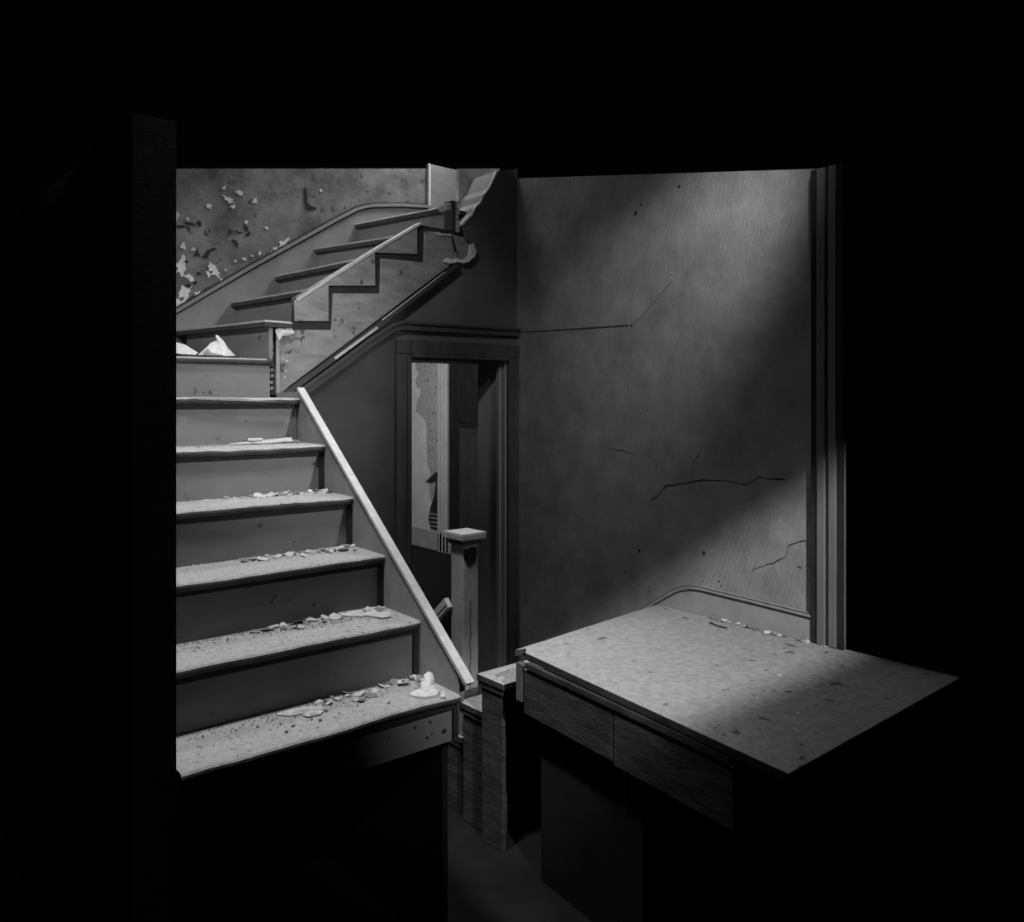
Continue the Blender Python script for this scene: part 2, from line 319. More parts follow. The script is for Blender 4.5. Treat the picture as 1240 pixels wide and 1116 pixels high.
# ------------------------------------------------------------------ stairs
def tread(parent, a0, a1, b0, b1, z, th=.028, sag=.003, seed=0, m=None):
    """nosing at b0 (towards the viewer), back at b1; half-round front edge, worn along its length"""
    prof = []
    r = th / 2
    for i in range(7):
        t = math.pi / 2 + math.pi * i / 6
        prof.append((b0 + r + r * math.cos(t), z - r + r * math.sin(t)))
    prof += [(b1, z - th), (b1, z)]
    n = 26; v = []; f = []; k = len(prof)
    for i in range(n + 1):
        a = a0 + (a1 - a0) * i / n
        d = sag * (noise.noise(Vector((a * 3.1, seed * 9.7, 0))) - .35) + .5 * sag * noise.noise(Vector((a * 14, seed * 5.1, 3)))
        for j, (b, zz) in enumerate(prof): v.append((a, b + (.6 * d if j < 7 else 0), zz + d * (1 if j < 7 else 0)))
    for i in range(n):
        for j in range(k): f.append((i * k + j, i * k + (j + 1) % k, (i + 1) * k + (j + 1) % k, (i + 1) * k + j))
    f += [tuple(range(k)), tuple(range((n + 1) * k - 1, n * k - 1, -1))]
    o = mesh('tread', v, f, M_dust, parent); o.data.materials.append(M_dark)
    for p in o.data.polygons:
        if p.normal.z < .35: p.material_index = 1  # nosing front and underside darkened as the shade below it
    return o

low = thing('lower_staircase', 'wide lower flight of dusty wooden stairs littered with plaster', 'staircase', loc=(1.2, 2.6, 0))
def under(o, p): o.parent = p; o.matrix_parent_inverse = p.matrix_world.inverted(); return o
bpy.context.view_layer.update()
AR = 1.573
NB = lambda k: 3.05 - .23 * (k - 1)
ZT = lambda k: H - .19 * k if k >= 0 else H + .171 * -k
LEFT = {k: .70 for k in range(-1, 6)}
low.location = (0, 0, 0)
for k in range(0, 6):
    tread(low, LEFT[k], AR, NB(k), NB(k - 1) + .035, ZT(k), seed=k, sag=.005)
    zb = ZT(k + 1) if k < 5 else H - 1.10
    box('riser', (LEFT[k] + .003, NB(k) + .022, zb + .0005), (AR - .006, NB(k) + .040, ZT(k) - .028), M_riser, low, 0)
    box('cove_shade', (LEFT[k] + .003, NB(k) + .013, ZT(k) - .045), (AR - .003, NB(k) + .022, ZT(k) - .0282), M_groove_shade, low, 0)  # cove blackened to stand for the shadow under the nosing
    if k >= 1: box('riser_shade_strip', (AR - .020, NB(k) + .010, zb + .001), (AR - .0005, NB(k) + .0215, ZT(k) - .0455), M_groove_shade, low, 0)  # dark strip painting the stringer's shadow on the riser end
# open stringer on the right with its sloping cap
ct, cb = (3.31, H + .030), (2.105, H - .918)
strg = prism('stringer', [(AR, 2.15, H - .985), (AR, 2.14, H - .93), (AR, cb[0] + .04, cb[1] + .02), (AR, ct[0], ct[1] - .004), (AR, BS - .03, H + .02), (AR, BS - .03, H - .985)], (.026, 0, 0), M_string, low)
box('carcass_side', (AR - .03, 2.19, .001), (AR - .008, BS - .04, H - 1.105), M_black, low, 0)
prism('stringer_cap', [(AR - .004, cb[0], cb[1] + .0), (AR - .004, ct[0], ct[1] + .0), (AR - .004, ct[0] - .006, ct[1] + .014), (AR - .004, cb[0] - .012, cb[1] + .012)], (.034, 0, 0), M_cap, strg, .003)
# step up into the turn and the winder
wz1, wz2 = H + .171, H + .34
upper = thing('upper_staircase', 'upper flight of stairs turning right along the peeling wall', 'staircase')
tread(upper, LEFT[-1], 1.547, 3.50, 4.15, wz1, seed=11)
box('riser', (LEFT[-1] + .003, 3.522, H + .0005), (1.543, 3.54, wz1 - .028), M_riser, upper, 0)
# winder: nosing turns the corner
def poly_tread(name, pts, z, th, m, parent):
    """stepped nosing: dusty rounded top arris over a dark front"""
    n = len(pts); c = Vector((sum(p[0] for p in pts) / n, sum(p[1] for p in pts) / n, 0)); rings = []
    for ins, zz in ((.007, z), (.001, z - .004), (0, z - .009), (.002, z - .0095), (.004, z - .028)):
        rings.append([Vector((p[0], p[1], zz)) + (c - Vector((p[0], p[1], 0))).normalized() * ins for p in pts])
    v = [p for r in rings for p in r]; f = [tuple(range(n))]
    for k in range(4): f += [(k * n + i, k * n + (i + 1) % n, k * n + n + (i + 1) % n, k * n + n + i) for i in range(n)]
    f.append(tuple(range(5 * n - 1, 4 * n - 1, -1)))
    o = mesh(name, v, f, m, parent); o.data.materials.append(M_dark)
    for p in o.data.polygons: p.material_index = 1 if p.center.z < z - .0092 else 0  # lower part of the nosing coloured dark for its shade
    return o
w0, w1, w2 = Pz(219, 398.7, wz2), Pz(321, 387, wz2), Pz(354, 389.5, wz2)
t2 = poly_tread('tread', [(w0.x, w0.y), (w1.x, w1.y), (w2.x, w2.y), (w2.x + .05, BF - .02), (w0.x - .005, BF - .02)], wz2, .034, [M_dust], upper)
nx = (w1 - w0).normalized(); ins = Vector((-nx.y, nx.x, 0)) * -.03
if ins.x < 0: ins = -ins
rr = [w0 + ins, w1 + ins * .95]
prism('riser', [(rr[0].x, rr[0].y, wz1), (rr[1].x, rr[1].y + .02, wz1), (rr[1].x, rr[1].y + .02, wz2 - .028), (rr[0].x, rr[0].y, wz2 - .028)], (.018, 0, 0), M_riser, upper)
# straight treads of the upper flight
UP = []
for (xl_, yl_, xr_, yr_) in ((277.6, 365.6, 372, 349), (330.8, 334.2, 427, 312.5), (378, 303.5, 503, 271.5), (427.4, 276, 540, 239.8)):
    UP.append((Pb(xl_, yl_, BF), Pb(xr_, yr_, BS + .01)))
zs = [H + .506, H + .669, H + .846, H + 1.02]
for i, (pl, pr) in enumerate(UP):
    z = zs[i]; nxt = UP[i + 1] if i < 3 else None
    L0, R0 = (pl.x, BF - .021), (pr.x, BS + .012)
    L1, R1 = ((nxt[0].x + .05, BF - .021), (nxt[1].x + .05, BS + .012)) if nxt else ((pl.x + .6, BF - .021), (pr.x + .5, BS + .012))
    if i == 3: R0 = (pr.x + .02, BS + .07)
    t = poly_tread('tread', [L0, R0, R1, L1], z, .036, [M_dust], upper)
    zp = zs[i - 1] if i else wz2
    prism('riser', [(L0[0] + .03, L0[1], zp + .0005), (R0[0] + .03, R0[1], zp + .0005), (R0[0] + .03, R0[1], z - .028), (L0[0] + .03, L0[1], z - .028)], (.018, 0, 0), M_riser, upper)
# stringer of the upper flight: back board, lower board, saw-tooth infill, bright top edge
def onS(pts, off=0): return [Pb(x, y, BS - off) for x, y in pts]
back_poly = [(338, 474), (352, 408), (354, 362), (503, 272), (548, 280), (560, 292), (566, 303), (548, 318)]
prism('stringer_back', onS(back_poly), (0, -.012, 0), M_groove_shade, upper)
prism('stringer_board', onS([(339, 475), (348, 445), (353, 399.5), (400, 399.5), (402, 355.5), (459, 355.5), (460, 313), (512, 318), (513, 280), (546, 284), (560, 288), (567, 298), (566, 310), (547, 319)], .012), (0, -.012, 0), M_wood, upper, .002)
for poly in ([(355, 364), (397, 337.5), (397, 389), (356, 389)], [(397, 337.5), (453, 303), (453.5, 346), (397, 346)], [(453, 303), (504, 273), (504.5, 308), (453.5, 306)]):
    prism('infill_panel', onS(poly, .012), (0, -.010, 0), M_wood, upper, .002)
prism('stringer_top', onS([(353, 362), (400, 332.5), (453, 300), (503, 271), (504, 273.5), (453, 303.5), (400, 336), (354, 366)], -.03), (0, -.056, 0), M_cap, upper)
prism('end_strip', onS([(546, 286), (548, 286), (553, 305), (550, 305)], .0245), (0, -.003, 0), M_groove_shade, upper)
# ragged end of the top step
box('end_post', (Pb(544.5, 260, BS).x, BS - .02, Pb(545, 279, BS).z), (Pb(549, 260, BS).x, BS + .05, Pb(545, 243, BS).z), M_dark, upper)
for i, (x, y) in enumerate(((551, 247), (551.5, 255), (551, 263), (552, 271), (552, 278))):
    c = Pb(x, y, BS); s = .014 + .004 * (i % 2)
    prism('broken_lath', [c + Vector((-s, -.015, -s * .9)), c + Vector((s * random.uniform(.5, 1), -.015, -s)), c + Vector((s * .8, -.015, s * .9)), c + Vector((-s, -.015, s))], (0, .05, 0), M_flake, upper)
box('tread_stub', (Pb(540, 240, BS).x, BS - .015, H + .985), (Pb(553, 240, BS).x, BS + .07, H + 1.02), M_dust, upper, .006)
# bright plaster return behind the broken edge
pr_ = [(555.5, 204), (606, 204), (594, 225), (584, 240), (575, 255), (564, 268), (558, 274), (555, 268)]
prism('plaster_return', [Pb(x, y, BS + .22) for x, y in pr_], (0, .03, 0), M_white, wall_back)
# corner post where the flights meet
cp = thing('corner_post', 'battered corner post where the two stair flights meet', 'post')
z0 = H + .003
def pb(x, y, b=BS): return Pb(x, y, b)
prism('post_board', [pb(336.5, 478), pb(335, 402), pb(353, 402), pb(351, 440), pb(346, 470), pb(341, 474)], (0, -.022, 0), M_wood, cp, .002)
prism('pale_edge', [pb(331.5, 478), pb(330.5, 402), pb(334.6, 402), pb(336, 478)], (0, -.03, 0), M_string, cp)
prism('broken_lath_strip', [pb(325.5, 478), pb(326, 399), pb(330.3, 400), pb(331, 478)], (0, -.02, 0), M_groove_shade, cp)
for y in (405, 413, 420, 428, 441, 448, 455, 463, 470):
    c = pb(328.4 + random.uniform(-.8, .8), y, BS - .021); h = .011
    prism('lath_end', [c + Vector((-.008, 0, -h * .6)), c + Vector((.007, 0, -h * .5)), c + Vector((.008, 0, h * .6)), c + Vector((-.007, 0, h * .7))], (0, -.006, 0), M_riser, cp)
for (x, y, r) in ((343, 434, .006), (347, 437, .008), (346, 449, .006), (351, 452, .007), (345, 456, .008), (349, 460, .006), (353, 408, .009), (352, 421, .004)):
    c = pb(x, y, BS - .0235); mesh('paint_chip', [c + Vector((r * random.uniform(.5, 1.1) * math.cos(t), 0, r * random.uniform(.5, 1.1) * math.sin(t))) for t in (0, 1, 2, 3, 4, 5)], [tuple(range(6))], M_cap, cp)

# ------------------------------------------------------------------ landing and the steps behind it
M_jamb2 = mat('corner_trim_wood', .08, .13, .6, 8, 6, .2, 50)
land = thing('landing', 'broad dusty landing with dark scuffed edge below the plaster wall', 'landing')
cA, cB, cC = Pz(621, 787, LZ), Pz(803, 729, LZ), Pz(867, 897, LZ)
dirL = (cC - cA).normalized(); near = cA + dirL * 1.09
cor = [cA + (cB - cA) * .01, cA + (cB - cA) * .055 + dirL * .02, cA + (cB - cA) * .022 + dirL * .055]
end = 1.165
nl = cA + dirL * ((cA.y - end) / -dirL.y)
deckp = [cor[0], cor[1], cor[2], Vector((nl.x, nl.y, LZ)), Vector((AW - .001, end + .02, LZ)), Vector((AW - .001, cB.y, LZ))]
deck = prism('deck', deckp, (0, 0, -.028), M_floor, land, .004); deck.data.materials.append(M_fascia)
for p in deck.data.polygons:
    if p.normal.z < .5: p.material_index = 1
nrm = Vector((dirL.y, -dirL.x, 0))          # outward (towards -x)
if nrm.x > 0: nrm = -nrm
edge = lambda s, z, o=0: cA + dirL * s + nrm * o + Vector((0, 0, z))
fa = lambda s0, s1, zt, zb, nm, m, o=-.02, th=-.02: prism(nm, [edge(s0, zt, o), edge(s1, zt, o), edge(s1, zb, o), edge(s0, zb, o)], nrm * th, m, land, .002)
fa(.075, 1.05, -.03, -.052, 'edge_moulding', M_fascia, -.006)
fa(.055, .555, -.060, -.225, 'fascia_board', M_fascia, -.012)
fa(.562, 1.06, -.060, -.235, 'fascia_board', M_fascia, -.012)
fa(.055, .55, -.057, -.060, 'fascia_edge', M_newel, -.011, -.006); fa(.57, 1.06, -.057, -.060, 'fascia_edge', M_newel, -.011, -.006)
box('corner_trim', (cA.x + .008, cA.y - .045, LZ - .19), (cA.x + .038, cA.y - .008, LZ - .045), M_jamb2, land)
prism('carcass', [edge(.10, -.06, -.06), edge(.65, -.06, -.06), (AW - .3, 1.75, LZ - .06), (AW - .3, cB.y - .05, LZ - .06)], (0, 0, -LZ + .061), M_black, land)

st = thing('basement_steps', 'narrow dark steps going down behind the landing', 'steps')
for i, (xf, yf, xn, yn, z) in enumerate(((580, 815, 608, 829, LZ - .17), (564.5, 846, 579.5, 859, LZ - .34), (552, 880, 566, 892, LZ - .51), (548, 905, 560, 915, LZ - .68))):
    a0 = (2.07, 2.105, 2.13, 2.15)[i]; bn = (2.52, 2.70, 2.88, 3.06)[i]; bfar = (2.695, 2.87, 3.05, 3.23)[i]
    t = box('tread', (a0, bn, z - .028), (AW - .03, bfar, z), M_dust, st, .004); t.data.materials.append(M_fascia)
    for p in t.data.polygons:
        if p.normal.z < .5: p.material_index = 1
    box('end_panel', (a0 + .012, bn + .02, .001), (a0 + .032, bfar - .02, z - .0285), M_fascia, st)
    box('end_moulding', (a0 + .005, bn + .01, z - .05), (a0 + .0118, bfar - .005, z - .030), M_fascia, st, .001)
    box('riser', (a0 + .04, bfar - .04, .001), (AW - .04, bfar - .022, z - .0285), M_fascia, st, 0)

# baseboard of the right wall with its ramp
upc = [(987, 742.6), (920, 726), (865, 713), (850, 709.4), (839, 708), (832, 708.3), (826, 709.5), (815, 714), (800.6, 723), (785, 732.5), (771.6, 740.6), (740, 760), (700, 785)]
loc_ = [(987, 747.8), (920, 731), (865, 717.8), (849, 713.7), (838, 712.8), (833, 713.5), (826, 714.6), (820, 716.8), (807, 724), (786, 736.6), (770, 746), (738, 766), (698, 791)]
up3 = [Pa(x, y, AW - .002) for x, y in upc]; lo3 = [Pa(x, y, AW - .002) for x, y in loc_]
bt_ = [Vector((AW - .002, up3[0].y, LZ + .001)), Vector((AW - .002, cB.y + .02, LZ + .001)), Vector((AW - .002, up3[-1].y, up3[-1].z - .22))]
br = prism('baseboard_right', up3 + [bt_[2], bt_[1], bt_[0]], (-.018, 0, 0), M_base); struct(br, 'pale baseboard ramping down at the edge of the landing', 'baseboard')
strip('baseboard_groove', [p + Vector((-.018, 0, 0)) for p in up3[:11]], (-1, 0, 0), .0042, M_groove_shade, br, .002, (0, 0, -1))
strip('baseboard_groove', [p + Vector((-.018, 0, 0)) for p in lo3[:10]], (-1, 0, 0), .0062, M_groove_shade, br, .002, (0, 0, -1))
strip('baseboard_lip', [p + Vector((-.018, 0, -.004)) for p in up3[:11]], (-1, 0, 0), .009, M_base, br, .005, (0, 0, -1))

# fluted casing at the right end of the wall
cs = thing('trim_2', 'fluted door casing standing at the right end of the wall', 'trim'); cs['kind'] = 'structure'
bx = lambda x: Pa(x, 600, AW).y
ztop = Pa(1004, 204, AW).z
box('casing_back', (AW - .022, bx(1024), LZ + .001), (AW + .002, bx(985.5), ztop), M_casing, cs, 0)
box('casing_groove', (AW - .028, bx(993.5), LZ + .0012), (AW - .0222, bx(986.5), ztop), M_groove_shade, cs, 0)
box('casing_flute', (AW - .036, bx(1004.5), LZ + .0014), (AW - .0224, bx(994), ztop), M_casing, cs, .005)
box('casing_flute', (AW - .036, bx(1018), LZ + .0016), (AW - .0226, bx(1008), ztop), M_casing, cs, .005)
box('casing_groove', (AW - .030, bx(1008), LZ + .0018), (AW - .0228, bx(1004.7), ztop), M_groove_shade, cs, 0)
box('casing_groove', (AW - .032, bx(1026), LZ + .002), (AW - .023, bx(1018.5), ztop), M_groove_shade, cs, 0)

# ------------------------------------------------------------------ newel post and broken handrail
nz = H - .592; nb0, nb1, na0, na1 = 2.885, 2.976, 2.144, 2.228
nw = thing('newel_post', 'square painted newel post with flat dusty cap behind the stair stringer', 'newel post', loc=(0, 0, 0))
box('shaft', (na0, nb0, LZ - .5095), (na1, nb1, nz - .03), M_newel, nw, .004)
box('neck_moulding', (na0 - .010, nb0 - .010, nz - .052), (na1 + .010, nb1 + .010, nz - .030), M_dark, nw, .004)
cap = box('cap', (na0 - .026, nb0 - .026, nz - .030), (na1 + .026, nb1 + .026, nz - .002), M_newel, nw, .005)
prism('cap_top', [(na0 - .024, nb0 - .024, nz - .002), (na1 + .024, nb0 - .024, nz - .002), (na1 + .024, nb1 + .024, nz - .002), (na0 - .024, nb1 + .024, nz - .002)], (0, 0, .003), M_newelcap, cap)
bare = [(.04, 0), (.31, -.003), (.40, .006), (.67, .003), (.89, 0), (.89, -.032), (.80, -.055), (.67, -.072), (.40, -.081), (.22, -.072), (.13, -.055), (.04, -.038), (.03, -.02)]
prism('bare_patch', [(na0 + (na1 - na0) * u, nb0 - .0005, nz - .068 + v) for u, v in bare], (0, -.0015, 0), M_groove_shade, nw)
strip('split', [(na0 + .036 + .003 * math.sin(i * 2.1), nb0 - .0005, nz - .30 - i * .035) for i in range(12)], (0, -1, 0), .0035, M_groove_shade, nw, .001, (1, 0, 0))
hr = nw
r0, r1 = Pa(541, 727, 2.127), Pa(519, 752, 2.127)
d = (r0 - r1).normalized(); upv = Vector((1, 0, 0)).cross(d).normalized()
if upv.z < 0: upv = -upv
def rail(nm, o0, h0, h1, w0_, w1_, m, dd=0):
    a_, b_ = r1 - d * .15, r0 - d * dd
    prism(nm, [a_ + upv * h0 + Vector((w0_, 0, 0)), a_ + upv * h1 + Vector((w0_, 0, 0)), a_ + upv * h1 + Vector((w1_, 0, 0)), a_ + upv * h0 + Vector((w1_, 0, 0))], b_ - a_, m, hr, .002)
rail('handrail_stub', 0, -.034, .014, -.008, .0165, M_newelcap); rail('handrail_groove', 0, -.020, -.015, -.0095, -.0082, M_groove_shade, .004)

# ------------------------------------------------------------------ rubble
def chunk_mesh(seed, flat=.5, sub=1):
    rnd = random.Random(seed); bm = bmesh.new(); bmesh.ops.create_icosphere(bm, subdivisions=sub, radius=1)
    for v in bm.verts:
        r = rnd.uniform(.55, 1.1); v.co = Vector((v.co.x * r, v.co.y * r, max(-.55, v.co.z) * r * flat))
    zmin = min(v.co.z for v in bm.verts)
    for v in bm.verts: v.co.z -= zmin
    me = bpy.data.meshes.new('plaster_chunk'); bm.to_mesh(me); bm.free(); return me
def flake_mesh(seed, n=9, th=.06, bend=.15):
    rnd = random.Random(seed); top = []; 
    for i in range(n):
        a = 2 * math.pi * i / n; r = rnd.uniform(.55, 1.1); x, y = r * math.cos(a), r * math.sin(a)
        top.append(Vector((x, y, bend * (x * x) + .08 * rnd.random())))
    c = Vector((0, 0, .05)); v = top + [c + Vector((0, 0, th))] + [p - Vector((0, 0, th)) for p in top] + [c - Vector((0, 0, th))]
    f = []
    for i in range(n):
        j = (i + 1) % n; f += [(i, j, n), (n + 1 + j, n + 1 + i, 2 * n + 1), (i, n + 1 + i, n + 1 + j, j)]
    zm = min(p.z for p in v); v = [p - Vector((0, 0, zm)) for p in v]
    me = bpy.data.meshes.new('plaster_flake'); me.from_pydata([tuple(p) for p in v], [], f); me.update(); return me
CH = {}; 
for m in (M_plaster, M_rubble2):
    for kind in ('chunk', 'flake'):
        for s in range(5):
            me = chunk_mesh(s + 3) if kind == 'chunk' else flake_mesh(s + 20); me.materials.append(m); CH[(m.name, kind, s)] = me
def piece(name, m, kind, s, loc, size, rz, label, group=None, tilt=(0, 0)):
    o = bpy.data.objects.new(name, CH[(m.name, kind, s)]); C.objects.link(o)
    o.location = loc; o.scale = size if isinstance(size, tuple) else (size, size, size); o.rotation_euler = (tilt[0], tilt[1], rz)
    o['label'] = label; o['category'] = 'rubble'
    if group: o['group'] = group
    return o
ORD = {1: 'fifth', 2: 'fourth', 3: 'third', 4: 'second', 5: 'lowest'}
NAME = {5: 'the lowest visible tread', 4: 'the second tread from the bottom', 3: 'the third tread from the bottom', 2: 'the fourth tread from the bottom', 1: 'the fifth tread from the bottom'}
rows = {1: (1.28, 1.55, 8), 2: (1.16, 1.56, 30), 3: (1.12, 1.56, 36), 4: (1.05, 1.56, 40), 5: (1.15, 1.55, 34)}
for k, (a0, a1, n) in rows.items():
    for i in range(n):
        a = a0 + (a1 - a0) * (1 - random.random() ** 1.6); back = NB(k - 1) + .02
        b = back - .01 - abs(random.gauss(0, .045 if k > 2 else .03)); b = max(b, NB(k) + .06)
        m = M_plaster if random.random() < .6 else M_rubble2
        if random.random() < .5: piece('plaster_chunk', m, 'chunk', random.randrange(5), (a, b, ZT(k) + .002), random.uniform(.007, .017), random.uniform(0, 6), 'small plaster crumb among the rubble at the back of ' + NAME[k], 'rubble on ' + NAME[k])
        else: piece('plaster_flake', m, 'flake', random.randrange(5), (a, b, ZT(k) + .003), random.uniform(.012, .026), random.uniform(0, 6), 'small paint flake among the rubble at the back of ' + NAME[k], 'flakes on ' + NAME[k], (random.uniform(-.45, .45), random.uniform(-.4, .4)))
    # uncountable grit
    v = []; f = []
    for i in range(420):
        a = LEFT[k] + .03 + (AR - LEFT[k] - .06) * (random.random() ** .7); back = NB(k - 1) + .02
        b = back - abs(random.gauss(0, .06)); b = max(b, NB(k) + .03); r = random.uniform(.0015, .005); z = ZT(k) + .0005
        q = len(v)
        for j in range(3): v.append((a + r * math.cos(j * 2.1 + i), b + r * math.sin(j * 2.1 + i), z))
        v.append((a, b, z + r * random.uniform(.5, 1.3))); f += [(q, q + 1, q + 3), (q + 1, q + 2, q + 3), (q + 2, q, q + 3)]
    g = mesh('plaster_grit', v, f, M_plaster if k in (2, 3) else M_rubble2); tag(g, 'fine plaster grit scattered along ' + NAME[k], 'grit', kind='stuff')
# big recognisable pieces
def on(x, y, k): return Pz(x, y, ZT(k))
def big(name, pts, z, th, m, label, lift=None, crumple=.006):
    """a torn slab or sheet outlined on a tread, with thickness and crumpled surface"""
    n = len(pts); top = [Pz(x, y, z) for x, y in pts]
    c = sum(top, Vector()) / n; rnd = random.Random(n * 7)
    v = []
    for p in top: v.append(p + Vector((0, 0, th * rnd.uniform(.5, 1) + .001)))
    for p in top: v.append(c + (p - c) * .55 + Vector((0, 0, th + crumple * rnd.uniform(.2, 2) + .001)))
    v.append(c + Vector((0, 0, th + crumple)))
    for p in top: v.append(Vector((p.x, p.y, z + .0008)))
    f = []
    for i in range(n):
        j = (i + 1) % n
        f += [(i, j, n + j, n + i), (n + i, n + j, 2 * n), (i, 2 * n + 1 + i, 2 * n + 1 + j, j)]
    f.append(tuple(range(3 * n, 2 * n, -1)))
    return tag(mesh(name, v, f, m), label, 'rubble')
big('plaster_slab', [(408, 743), (425, 740), (440, 737), (458, 737), (470, 741), (474, 747), (462, 749), (446, 746), (430, 747), (415, 746)], ZT(4), .004, M_plaster, 'long pale paint flake lying flat on the second tread from the bottom', crumple=.003)
big('plaster_slab', [(463, 733), (466, 727), (472, 723), (478, 727), (474, 735)], ZT(4), .02, M_plaster, 'squarish plaster lump beside the stringer on the second tread from the bottom')
big('plaster_slab', [(414, 736), (424, 732), (432, 733), (424, 738)], ZT(4), .008, M_rubble2, 'thin grey sliver behind the long flake on the second tread')
big('plaster_slab', [(495, 844), (499, 840), (508, 836), (513, 834), (520, 834), (526, 835), (531, 839), (530, 844), (516, 847), (504, 846)], ZT(5), .010, M_plaster, 'broad white plaster slab lying at the right of the lowest visible tread', crumple=.003)
big('plaster_slab', [(533, 838), (538, 840), (540, 845), (533, 845)], ZT(5), .006, M_plaster, 'small white triangle beside the largest plaster chunk on the lowest tread')
big('plaster_slab', [(334, 866), (346, 862), (370, 859), (392, 858), (394, 860), (372, 864), (350, 868)], ZT(5), .006, M_plaster, 'long thin strip of paint on the lowest visible tread', crumple=.004)
big('plaster_slab', [(366, 867), (378, 864), (392, 862), (388, 866), (374, 869)], ZT(5), .005, M_plaster, 'short paint strip in front of the long strip on the lowest tread', crumple=.003)
for (x, y) in ((330, 872), (340, 877), (355, 879), (377, 871), (388, 872), (347, 886), (471, 852), (433, 855), (312, 880), (395, 861)):
    c = on(x, y, 5); piece('dark_crumb', M_rubble2, 'chunk', random.randrange(5), c + Vector((0, 0, .001)), random.uniform(.005, .009), random.uniform(0, 6), 'small dark crumb scattered on the front half of the lowest visible tread', 'dark crumbs on the lowest tread')
# fifth tread: lifted board and a small block
b0_ = Pz(310, 535.5, ZT(1)); 
c = Vector((1.34, NB(0) + .0, ZT(1)))
sl_ = prism('paint_sheet', [(1.25, NB(0) - .035, ZT(1) + .006), (1.40, NB(0) - .05, ZT(1) + .007), (1.52, NB(0) - .04, ZT(1) + .010), (1.535, NB(0) + .005, ZT(1) + .022), (1.42, NB(0) + .02, ZT(1) + .012), (1.32, NB(0) + .01, ZT(1) + .008)], (0, 0, -.0045), M_plaster)
tag(sl_, 'curled paint sheet at the right of the fifth tread from the bottom', 'rubble')
sb_ = prism('plaster_block', [(1.335, NB(0) - .02, ZT(1) + .0135), (1.395, NB(0) - .025, ZT(1) + .0135), (1.40, NB(0) - .005, ZT(1) + .0135), (1.34, NB(0), ZT(1) + .0135)], (0, 0, .010), M_plaster, None, .002)
tag(sb_, 'small flat plaster block lying on the curled paint sheet', 'rubble')
# the big torn pieces on the step at the turn
def sheet(name, pts, dep, m, label, th=.006, bulge=.02):
    n = len(pts); P = [Pb(x, y, dep + d) for x, y, d in pts]; c = sum(P, Vector()) / n + Vector((0, -bulge, 0))
    v = P + [c] + [p + Vector((0, th, 0)) for p in P] + [c + Vector((0, th, 0))]; f = []
    for i in range(n):
        j = (i + 1) % n; f += [(i, j, n), (n + 1 + j, n + 1 + i, 2 * n + 1), (i, n + 1 + i, n + 1 + j, j)]
    return tag(mesh(name, v, f, m), label, 'rubble')
sheet('plaster_sheet', [(240, 429.5, 0), (252, 419, .05), (255, 415, .06), (263, 412, .07), (261, 405.5, .09), (264, 406, .09), (271, 413, .08), (276, 421, .05), (281, 426, .02), (285, 430.5, 0), (275, 431, -.02), (258, 430, -.02)], 3.56, M_plaster, 'tall peaked piece of torn plaster on the step at the turn')
sheet('plaster_sheet', [(207, 426, 0), (212, 414, .05), (224, 417, .06), (232, 422, .04), (240, 427, .0), (236, 429.5, -.01), (220, 428.5, -.02)], 3.56, M_plaster, 'low torn plaster piece at the left end of the step at the turn')
sheet('plaster_sheet', [(246, 427, 0), (252, 422, .01), (254, 426, .01), (262, 428, 0), (272, 430.5, 0), (250, 430, -.01)], 3.54, M_rubble2, 'grey shard in front of the tall torn plaster piece', bulge=.006)
sheet('plaster_sheet', [(333, 399, 0), (338, 397, .0), (345, 398, 0), (352, 395.5, 0), (357, 403, 0), (349, 406, 0), (343, 407, 0), (338, 412, 0), (335, 405, 0)], BS - .056, M_plaster, 'torn white paper scrap stuck to the corner post', bulge=.008, th=.004)
for i in range(9):
    p = Pz(random.uniform(282, 300), random.uniform(430.2, 431), wz1) if False else Vector((1.42 + .05 * random.random(), 3.56 + .1 * random.random(), wz1 + .001))
    piece('plaster_chunk', M_plaster, 'chunk', i % 5, p, random.uniform(.005, .010), i, 'small crumb beside the torn plaster on the step at the turn', 'crumbs on the step at the turn')
sheet('plaster_shard', [(508, 842, 0), (511, 832, .01), (510, 827, .02), (515, 824, .02), (514, 818, .03), (520, 813, .035), (524, 815, .035), (526, 822, .03), (525, 829, .02), (529, 836, .0), (524, 841, -.005), (516, 843, -.01)], 2.205, M_white, 'tall white plaster shard propped on the slab on the lowest tread', bulge=.012)
# nosing strip hanging off the eye-level tread
hs = prism('split_nosing', [(1.10, NB(0) - .004, H - .002), (1.30, NB(0) - .012, H - .004), (1.46, NB(0) - .012, H - .018), (1.50, NB(0) - .006, H - .022), (1.36, NB(0) - .008, H - .016), (1.14, NB(0) - .002, H - .008)], (0, -.006, 0), M_plaster)
tag(hs, 'pale splinter split from the nosing of the eye-level tread', 'splinter')
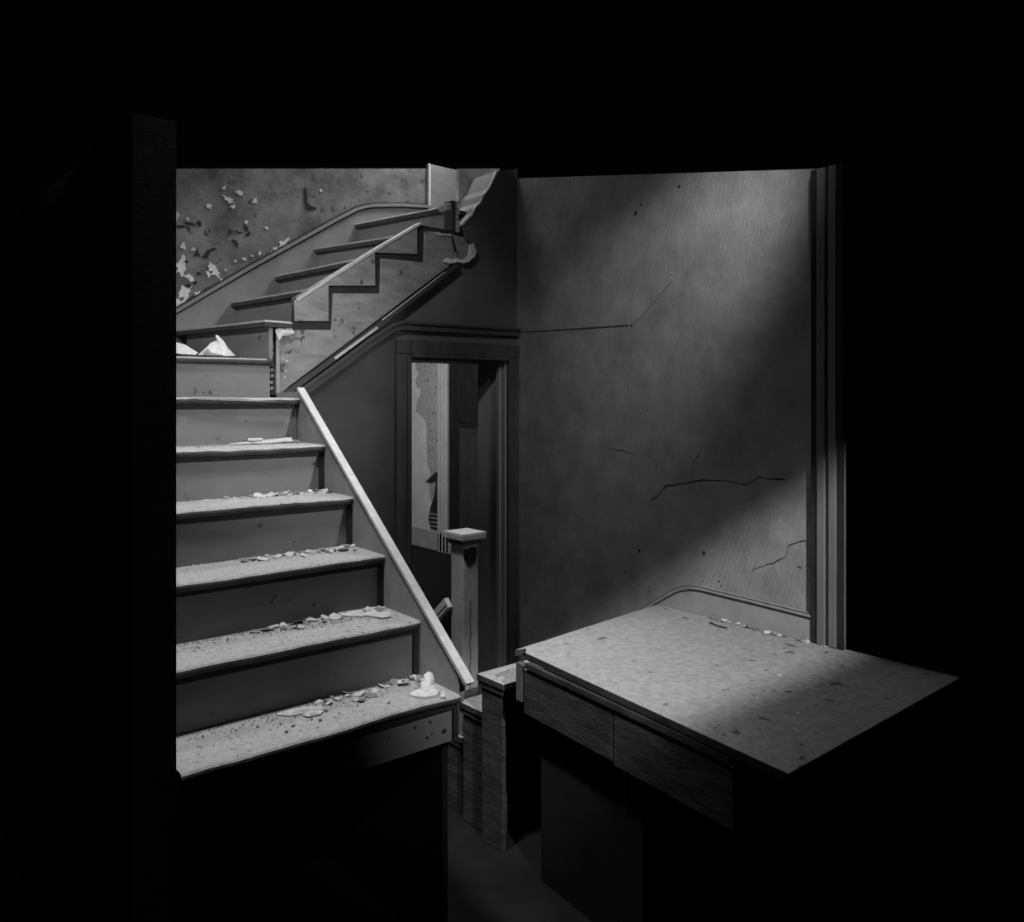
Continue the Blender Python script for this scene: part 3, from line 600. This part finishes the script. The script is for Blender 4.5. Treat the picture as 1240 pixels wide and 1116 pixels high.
# landing debris along the baseboard
for i in range(46):
    x = 858 + (983 - 858) * random.random(); y = 745 + (x - 858) * .252 + random.uniform(-2, 5)
    p = Pz(x, y, LZ); p.x = min(p.x, AW - .035)
    m = M_plaster if random.random() < .35 else M_rubble2
    piece('plaster_flake', m, 'flake' if random.random() < .6 else 'chunk', random.randrange(5), p + Vector((0, 0, .001)), random.uniform(.008, .022), random.uniform(0, 6), 'small plaster flake among the debris along the foot of the baseboard', 'flakes along the baseboard', (random.uniform(-.25, .25), random.uniform(-.25, .25)))
for (x, y, s) in ((869, 806, .012), (937, 836, .013), (925, 836, .009), (1020, 807, .016), (995, 829, .009), (971, 814, .007), (976, 814, .007), (1017, 826, .007), (1005, 848, .016), (989, 854, .008), (910, 858, .007), (920, 883, .009), (876, 889, .013), (895, 766, .008), (746, 827, .007), (866, 881, .007), (911, 824, .010), (887, 849, .008)):
    c = Pz(x, y, LZ); piece('dark_chip', M_rubble2, 'chunk', random.randrange(5), c + Vector((0, 0, .001)), (s, s * .6, s * .35), random.uniform(0, 3), 'small dark chip lying on the dusty landing floor', 'dark chips on the landing')
for (x, y, s) in ((944, 818, .012), (981, 823, .006), (991, 835, .008), (966, 864, .007), (999, 843, .006), (917, 845, .006), (998, 782, .02), (963, 882, .008)):
    c = Pz(x, y, LZ); piece('pale_chip', M_plaster, 'flake', random.randrange(5), c + Vector((0, 0, .001)), (s * 1.5, s * .7, s * .5), random.uniform(0, 3), 'small pale plaster chip lying on the open landing floor', 'pale chips on the landing')
sp = [Pz(x, y, LZ) for x, y in ((859, 755), (868, 759), (880, 762))]
tag(strip('splinter', [p + Vector((0, 0, .004)) for p in sp], (0, 0, 1), .005, M_groove_shade, None, .004), 'thin dark curved splinter on the landing near the baseboard', 'splinter')
for x, y, r in ((521, 874, .008), (538, 885, .012), (503, 881, .006), (523, 888, .006), (517, 893, .007), (471, 893, .005), (548, 866, .004)):
    c = Pb(x, y, NB(5) + .0215); mesh('flaked_spot', [c + Vector((r * random.uniform(.5, 1.2) * math.cos(t), 0, r * random.uniform(.4, 1) * math.sin(t))) for t in (0, .8, 1.6, 2.4, 3.2, 4, 4.8, 5.6)], [tuple(range(8))], M_groove_shade, low)
# each small piece of rubble is told apart by its place in its row
ONES = ['', 'first', 'second', 'third', 'fourth', 'fifth', 'sixth', 'seventh', 'eighth', 'ninth', 'tenth', 'eleventh', 'twelfth', 'thirteenth', 'fourteenth', 'fifteenth', 'sixteenth', 'seventeenth', 'eighteenth', 'nineteenth']
def ordinal(n):
    if n < 20: return ONES[n]
    t, o = divmod(n, 10); w_ = {2: 'twent', 3: 'thirt', 4: 'fort', 5: 'fift'}[t]
    return w_ + 'ieth' if o == 0 else w_ + 'y-' + ONES[o]
rows_ = {}
for o in list(C.objects):
    if o.get('category') == 'rubble' and o.get('group'): rows_.setdefault(o['group'], []).append(o)
TXT = {'rubble on ': 'small plaster crumb', 'flakes on ': 'small paint flake'}
for g_, os_ in rows_.items():
    def sx(o):
        p = o.location; X, Y = S * p.x - K * p.y, K * p.x + S * p.y
        return X / Y
    for n_, o in enumerate(sorted(os_, key=sx), 1):
        for k_, t_ in TXT.items():
            if g_.startswith(k_):
                o['label'] = ordinal(n_) + ' ' + t_ + ' from the left on ' + g_[len(k_):]; break
        else:
            base = {'dark crumbs on the lowest tread': 'small dark crumb', 'crumbs on the step at the turn': 'small crumb', 'flakes along the baseboard': 'plaster flake', 'dark chips on the landing': 'dark chip', 'pale chips on the landing': 'pale plaster chip'}[g_]
            where = {'dark crumbs on the lowest tread': 'on the lowest visible tread', 'crumbs on the step at the turn': 'on the step at the turn', 'flakes along the baseboard': 'along the foot of the right baseboard', 'dark chips on the landing': 'on the landing floor', 'pale chips on the landing': 'on the landing floor'}[g_]
            o['label'] = ordinal(n_) + ' ' + base + ' from the left ' + where
